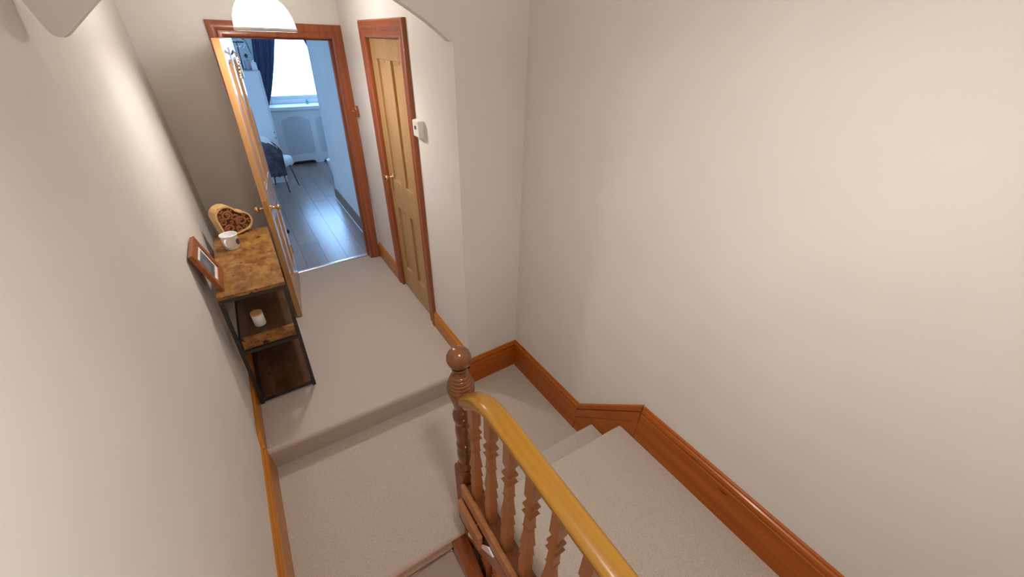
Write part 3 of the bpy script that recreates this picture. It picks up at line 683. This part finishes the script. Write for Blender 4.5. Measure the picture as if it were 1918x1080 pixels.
bobj('shelf_moulding', MB().box(.62, 1.02, RF - .016, RF - .0005, .882, .8995).box(1.17, 1.6, RF - .016, RF - .0005, .882, .8995), RADW, parent=rc, bevel=.004)
bobj('side_panel', MB().box(.485, .503, RF + .019, YW - .001, 0, .898), RADW, parent=rc)
bobj('shade_backing', MB().box(.50, 1.69, RF + .08, RF + .09, .01, .89), MARK, parent=rc)  # dark sheet whose colour stands for the shade inside the cover
def inside(P, x, z):
    c = False; n = len(P)
    for i in range(n):
        x0, z0 = P[i]; x1, z1 = P[(i + 1) % n]
        if (z0 > z) != (z1 > z) and x < (x1 - x0) * (z - z0) / (z1 - z0) + x0: c = not c
    return c
for A in (A1, A2):
    mb = MB(); xm = (A[0][0] + A[3][0]) / 2; pitch = .0290; wv = .0116
    for sgn in (1, -1):
        for k in range(-26, 27):
            # strip  x - xm = k*pitch' + sgn * (z - .48)
            c0 = k * pitch
            seg = [z for z in [.165 + .004 * i for i in range(162)] if inside(A, xm + c0 + sgn * (z - .48), z)]
            if len(seg) < 3: continue
            z0, z1 = seg[0] - .004, seg[-1] + .004
            y0 = RF + (.008 if sgn > 0 else .0115)
            P = [(xm + c0 + sgn * (z0 - .48), z0), (xm + c0 + sgn * (z1 - .48), z1)]
            h = wv * .7
            mb.hexa([(P[0][0] - h, y0, P[0][1]), (P[0][0] + h, y0, P[0][1]), (P[0][0] + h, y0 + .003, P[0][1]), (P[0][0] - h, y0 + .003, P[0][1]),
                     (P[1][0] - h, y0, P[1][1]), (P[1][0] + h, y0, P[1][1]), (P[1][0] + h, y0 + .003, P[1][1]), (P[1][0] - h, y0 + .003, P[1][1])])
    o = bobj('lattice_grille', mb, RADW, parent=rc); o['kind'] = 'stuff'
# curtains
def curtain(name, edge, outer, label, flip=None):
    mb = MB(); rows = []; NZ, NX = 26, 44
    for i in range(NZ + 1):
        z = .958 + (2.42 - .958) * i / NZ
        xe = None
        for (z0, x0), (z1, x1) in zip(edge, edge[1:]):
            if z0 <= z <= z1: xe = x0 + (x1 - x0) * (z - z0) / (z1 - z0)
        amp = .022 + .012 * math.sin(3 * z)
        oz = .36 + .145 * (z - .95)
        rows.append([(oz + (xe - oz) * k / NX, 8.085 + amp * math.sin(k * 1.25) + .012 * math.sin(k * .5 + 2 * z), z) for k in range(NX + 1)])
    if flip: rows = [[(flip * 2 - x, y, z) for x, y, z in r] for r in rows]
    mb.loft(rows, cap=False, closed=False)
    o = bobj(name, mb, NAVY, loc=(outer if not flip else 2 * flip - outer, 8.08, 1.0), smooth=True)
    sd = o.modifiers.new('thick', 'SOLIDIFY'); sd.thickness = .006
    return tag(o, label, 'curtain', 'window curtains')
ED = [(.90, .47), (.957, .498), (1.107, .567), (1.224, .612), (1.491, .703), (1.64, .748), (1.929, .828), (2.5, .93)]
curtain('curtain', ED, .22, 'navy curtain drawn aside on the cabinet side of the bright window')
curtain('curtain', [(z, x + .02 + .12 * max(0, z - 1.75)) for z, x in ED], .22, 'navy curtain at the far side of the bright window, mostly behind the wall', flip=1.05)
# small glass ornament on the window sill
mb = MB().lathe([(0, .018), (.004, .022), (.04, .024), (.058, .012), (.072, .010), (.080, .013)], (1.10, 8.12, .9535), 16)
tag(bobj('glass_bottle', mb, TEAL, loc=(1.10, 8.12, .9535), smooth=True), 'small teal glass bottle on the window sill', 'bottle')
# tall cabinet
cb = thing('cabinet', 'tall white cabinet standing left of the window', 'cabinet', (0, 7.25, 0))
bobj('carcass', MB().box(-.46, .422, 6.952, 7.58, .07, 1.543), CABW, parent=cb, bevel=.004)
bobj('plinth', MB().box(-.45, .412, 6.975, 7.57, 0, .07), CABW, parent=cb)
for a, b in ((-.458, -.021), (-.017, .400)):
    d_ = bobj('door', MB().box(a, b, 6.932, 6.951, .075, 1.536), CABW, parent=cb, bevel=.003)
    kx = b - .03 if a < -.1 else a + .03
    bobj('knob', MB().tube([(kx, 6.931, .80), (kx, 6.912, .80)], .010, 10), LEGM, parent=d_)
for z in (.66, .74): bobj('hinge', MB().box(.394, .404, 6.926, 6.9315, z, z + .02), LEGM, parent=cb)
# ornaments on top of the cabinet
CT = 1.5435
js = thing('jewellery_stand', 'dark jewellery stand with hanging trinkets on the white cabinet', 'stand', (.25, 7.2, CT))
bobj('base', MB().lathe([(0, .055), (.012, .055), (.018, .02)], (.25, 7.2, CT), 20), POT, parent=js)
bobj('post', MB().tube([(.25, 7.2, CT + .015), (.25, 7.2, CT + .325)], .008, 8), MARK, parent=js)
bobj('tray', MB().box(.165, .335, 7.15, 7.25, CT + .320, CT + .334), MARK, parent=js, bevel=.003)
for i, (x, z) in enumerate(((.19, .27), (.215, .275), (.24, .28), (.262, .278), (.285, .285), (.31, .27), (.33, .29))):
    bobj('trinket', MB().tube([(x, 7.16, CT + .322), (x, 7.158, CT + z + .008)], .0015, 5).lathe([(z - .012, .002), (z - .006, .008), (z, .010), (z + .006, .008), (z + .01, .002)], (x, 7.158, CT), 8), SILVER if i % 2 else WHITE, parent=js)
pp = thing('potted_plant', 'small green plant in a pale pot on the jewellery stand', 'plant', (.285, 7.2, CT + .335))
bobj('pot', MB().lathe([(0, .030), (.045, .038), (.048, .034), (.04, .03)], (.285, 7.2, CT + .3345), 18), CERAM, parent=pp, smooth=True)
for i in range(18):
    a = i * 2.4; l = .05 + .03 * random.random(); h = .05 + .05 * random.random()
    c = Vector((.285, 7.2, CT + .375)); d = Vector((math.cos(a), math.sin(a), 0)); sd = Vector((-d.y, d.x, 0))
    tip = c + d * l + Vector((0, 0, h - .03)); md = c + d * l * .55 + Vector((0, 0, h))
    mb = MB(); v = mb.pts([c, md + sd * .012, tip, md - sd * .012, md + Vector((0, 0, .004))])
    for t in ((0, 1, 4), (1, 2, 4), (2, 3, 4), (3, 0, 4)): mb.bm.faces.new([v[k] for k in t])
    o = bobj('leaf', mb, GREEN, parent=pp); q_ = o.modifiers.new('thick', 'SOLIDIFY'); q_.thickness = .0015
for i in range(3):        # trailing stems
    pth_ = [(.31 + .012 * i, 7.18, CT + .37), (.345 + .012 * i, 7.15, CT + .35), (.362 + .01 * i, 7.14, CT + .30 - .03 * i), (.372 + .008 * i, 7.14, CT + .25 - .03 * i)]
    bobj('stem', MB().tube(pth_, [.003, .003, .004, .007], 6), GREEN, parent=pp, smooth=True)
tag(bobj('striped_pot', MB().lathe([(0, .034), (.004, .038), (.110, .044), (.112, .040), (.10, .036), (.02, .033)], (.312, 7.12, CT), 20), STRIPE, loc=(.312, 7.12, CT)), 'dark striped pot on top of the white cabinet', 'pot')
pm = thing('dried_flower', 'dark dried flower head standing in the striped pot', 'flower', (.318, 7.12, CT + .1))
bobj('stem', MB().tube([(.312, 7.12, CT + .02), (.318, 7.12, CT + .15)], .003, 6), MARK, parent=pm)
bobj('head', MB().lathe([(.145, .004), (.155, .020), (.172, .026), (.188, .018), (.196, .003)], (.318, 7.12, CT), 10), MARK, parent=pm, smooth=True)
tj = thing('white_bottle', 'white squat bottle at the corner of the white cabinet top', 'bottle', (.375, 7.06, CT))
bobj('body', MB().lathe([(0, .030), (.004, .033), (.088, .033), (.098, .026)], (.375, 7.06, CT), 20), CERAM, parent=tj, smooth=True)
bobj('cap', MB().lathe([(.0985, .014), (.122, .013)], (.375, 7.06, CT), 14), WHITE, parent=tj)
tag(bobj('card', MB().box(.185, .225, 7.10, 7.104, CT, CT + .17).xf(lambda x, y, z: (x, y + .2 * (z - CT), z)), WHITE, loc=(.2, 7.1, CT)), 'upright white card on the cabinet top', 'card')
tag(bobj('grey_box', MB().box(.205, .265, 7.28, 7.36, CT, CT + .15), POT, loc=(.24, 7.3, CT), bevel=.004), 'slim grey box standing on the cabinet top', 'box')
# hook with necklaces on the bedroom face of the open door
hk = thing('necklace_hook', 'ornate silver hook hung with bead necklaces on the open bedroom door', 'hook', (.08, 3.42, 1.85))
def fk(u, v, z): return fo(WD - .33 + u, .0215 + v, z)
mb = MB()
mb.box(-.012, .012, 0, .004, 1.80, 1.90)
mesh_obj('plate', mb.xf(fk), SILVER, parent=hk)
for i, a in enumerate((-.05, -.02, .02, .05)):
    mesh_obj('arm', MB().tube([fk(0, .004, 1.86), fk(a * .5, .020, 1.875 + .01 * (i % 2)), fk(a, .030, 1.865), fk(a, .034, 1.845), fk(a * 1.05, .040, 1.852)], .0032, 6), SILVER, parent=hk, smooth=True)
for a, z0, l, mm in ((-.05, 1.845, .09, WHITE), (-.02, 1.848, .12, SILVER), (.02, 1.848, .08, MARK), (.05, 1.845, .11, CERAM)):
    nb = thing('necklace', '', 'necklace', fk(a, .03, z0))
    nb['label'] = {-.05: 'white bead necklace on the hook arm nearest the door edge', -.02: 'silver bead necklace, longest on the door hook', .02: 'dark bead necklace on the door hook', .05: 'cream bead necklace on the hook arm nearest the hinges'}[a]
    nb['group'] = 'necklaces on the door hook'
    mb = MB()
    for k in range(16):
        t = 2 * PI * k / 16; p_ = Vector(fk(a + .014 * math.sin(t), .031 + .006 * math.cos(t), z0 - l / 2 + l / 2 * math.cos(t)))
        mb.lathe([(-.0055, .001), (-.003, .005), (.003, .005), (.0055, .001)], tuple(p_), 6)
    o = mesh_obj('beads', mb, mm, parent=nb, smooth=True)
# chair by the cabinet with clothes on its back
SC = Vector((.295, 6.645, 0)); F2 = Vector((.49, .87, 0)); S2 = Vector((-.87, .49, 0))
ch = thing('upholstered_chair', 'white upholstered chair with slim dark legs before the cabinet', 'chair', (SC.x, SC.y, 0))
def cw(a, b, z): p_ = SC + F2 * a + S2 * b; return (p_.x, p_.y, z)
ring = lambda k, z: [cw(.20 * k * (abs(math.cos(t)) ** .55) * (1 if math.cos(t) > 0 else -1), 0.205 * k * (abs(math.sin(t)) ** .55) * (1 if math.sin(t) > 0 else -1), z) for t in [2 * PI * i / 28 for i in range(28)]]
bobj('seat', MB().loft([ring(.90, .350), ring(.98, .362), ring(1.0, .40), ring(.99, .435), ring(.93, .455), ring(.6, .464), ring(.2, .466)]), CHAIRW, parent=ch, smooth=True)
def shell(r0, r1, a0, a1, zlo, zhi, n=16, flare=0.0, wob=0.0):
    mb = MB(); rows = []
    for i in range(n + 1):
        t = a0 + (a1 - a0) * i / n; k = 1 - (abs(2 * i / n - 1)) ** 2.4
        zt = zhi - .16 * (1 - k); zz = zlo + (wob * math.sin(i * 2.1))
        d = lambda r, z: cw(-r * math.cos(t), r * math.sin(t), z)
        rows.append([d(r0, zz), d(r1, zz), d(r1 + flare, zt - .02), d((r0 + r1) / 2 + flare, zt), d(r0 + flare, zt - .02)])
    return mb.loft(rows)
bobj('backrest', shell(.205, .245, -.82, .82, .40, .78, flare=.02), CHAIRW, parent=ch, smooth=True)
for a, b in ((.155, -.155), (.155, .155), (-.155, -.155), (-.155, .155)):
    bobj('leg', MB().tube([cw(a * .8, b * .8, .352), cw(a * 1.12, b * 1.12, 0)], [.013, .008], 8), LEGM, parent=ch, smooth=True)
jk = bobj('draped_jacket', shell(.249, .266, -.86, .5, .25, .765, 18, flare=.022, wob=.008), JACKET, loc=tuple(cw(-.25, 0, .3)), smooth=True)
tag(jk, 'dark jacket draped over the back of the white chair', 'jacket')
fz = bobj('fur_throw', shell(.188, .276, -.70, .75, .68, .815, 18, flare=.024, wob=.012), FUR, loc=tuple(cw(-.25, 0, .7)), smooth=True)
tag(fz, 'white fluffy throw over the top of the chair back', 'throw')
# bin behind the passage wall corner, doorstop
tag(bobj('waste_bin', MB().lathe([(0, .080), (.004, .084), (.262, .128), (.268, .130), (.268, .124), (.01, .080)], (1.165, 6.95, 0), 24), WHITE, loc=(1.165, 6.95, 0), smooth=True), 'white tapered waste bin peeking past the passage wall corner', 'bin')
tag(bobj('doorstop', MB().lathe([(0, .018), (.025, .022), (.034, .021), (.042, .012)], (.128, 4.90, 0), 16), BLACK, loc=(.128, 4.90, 0), smooth=True), 'small black rubber doorstop on the bedroom floor', 'doorstop')
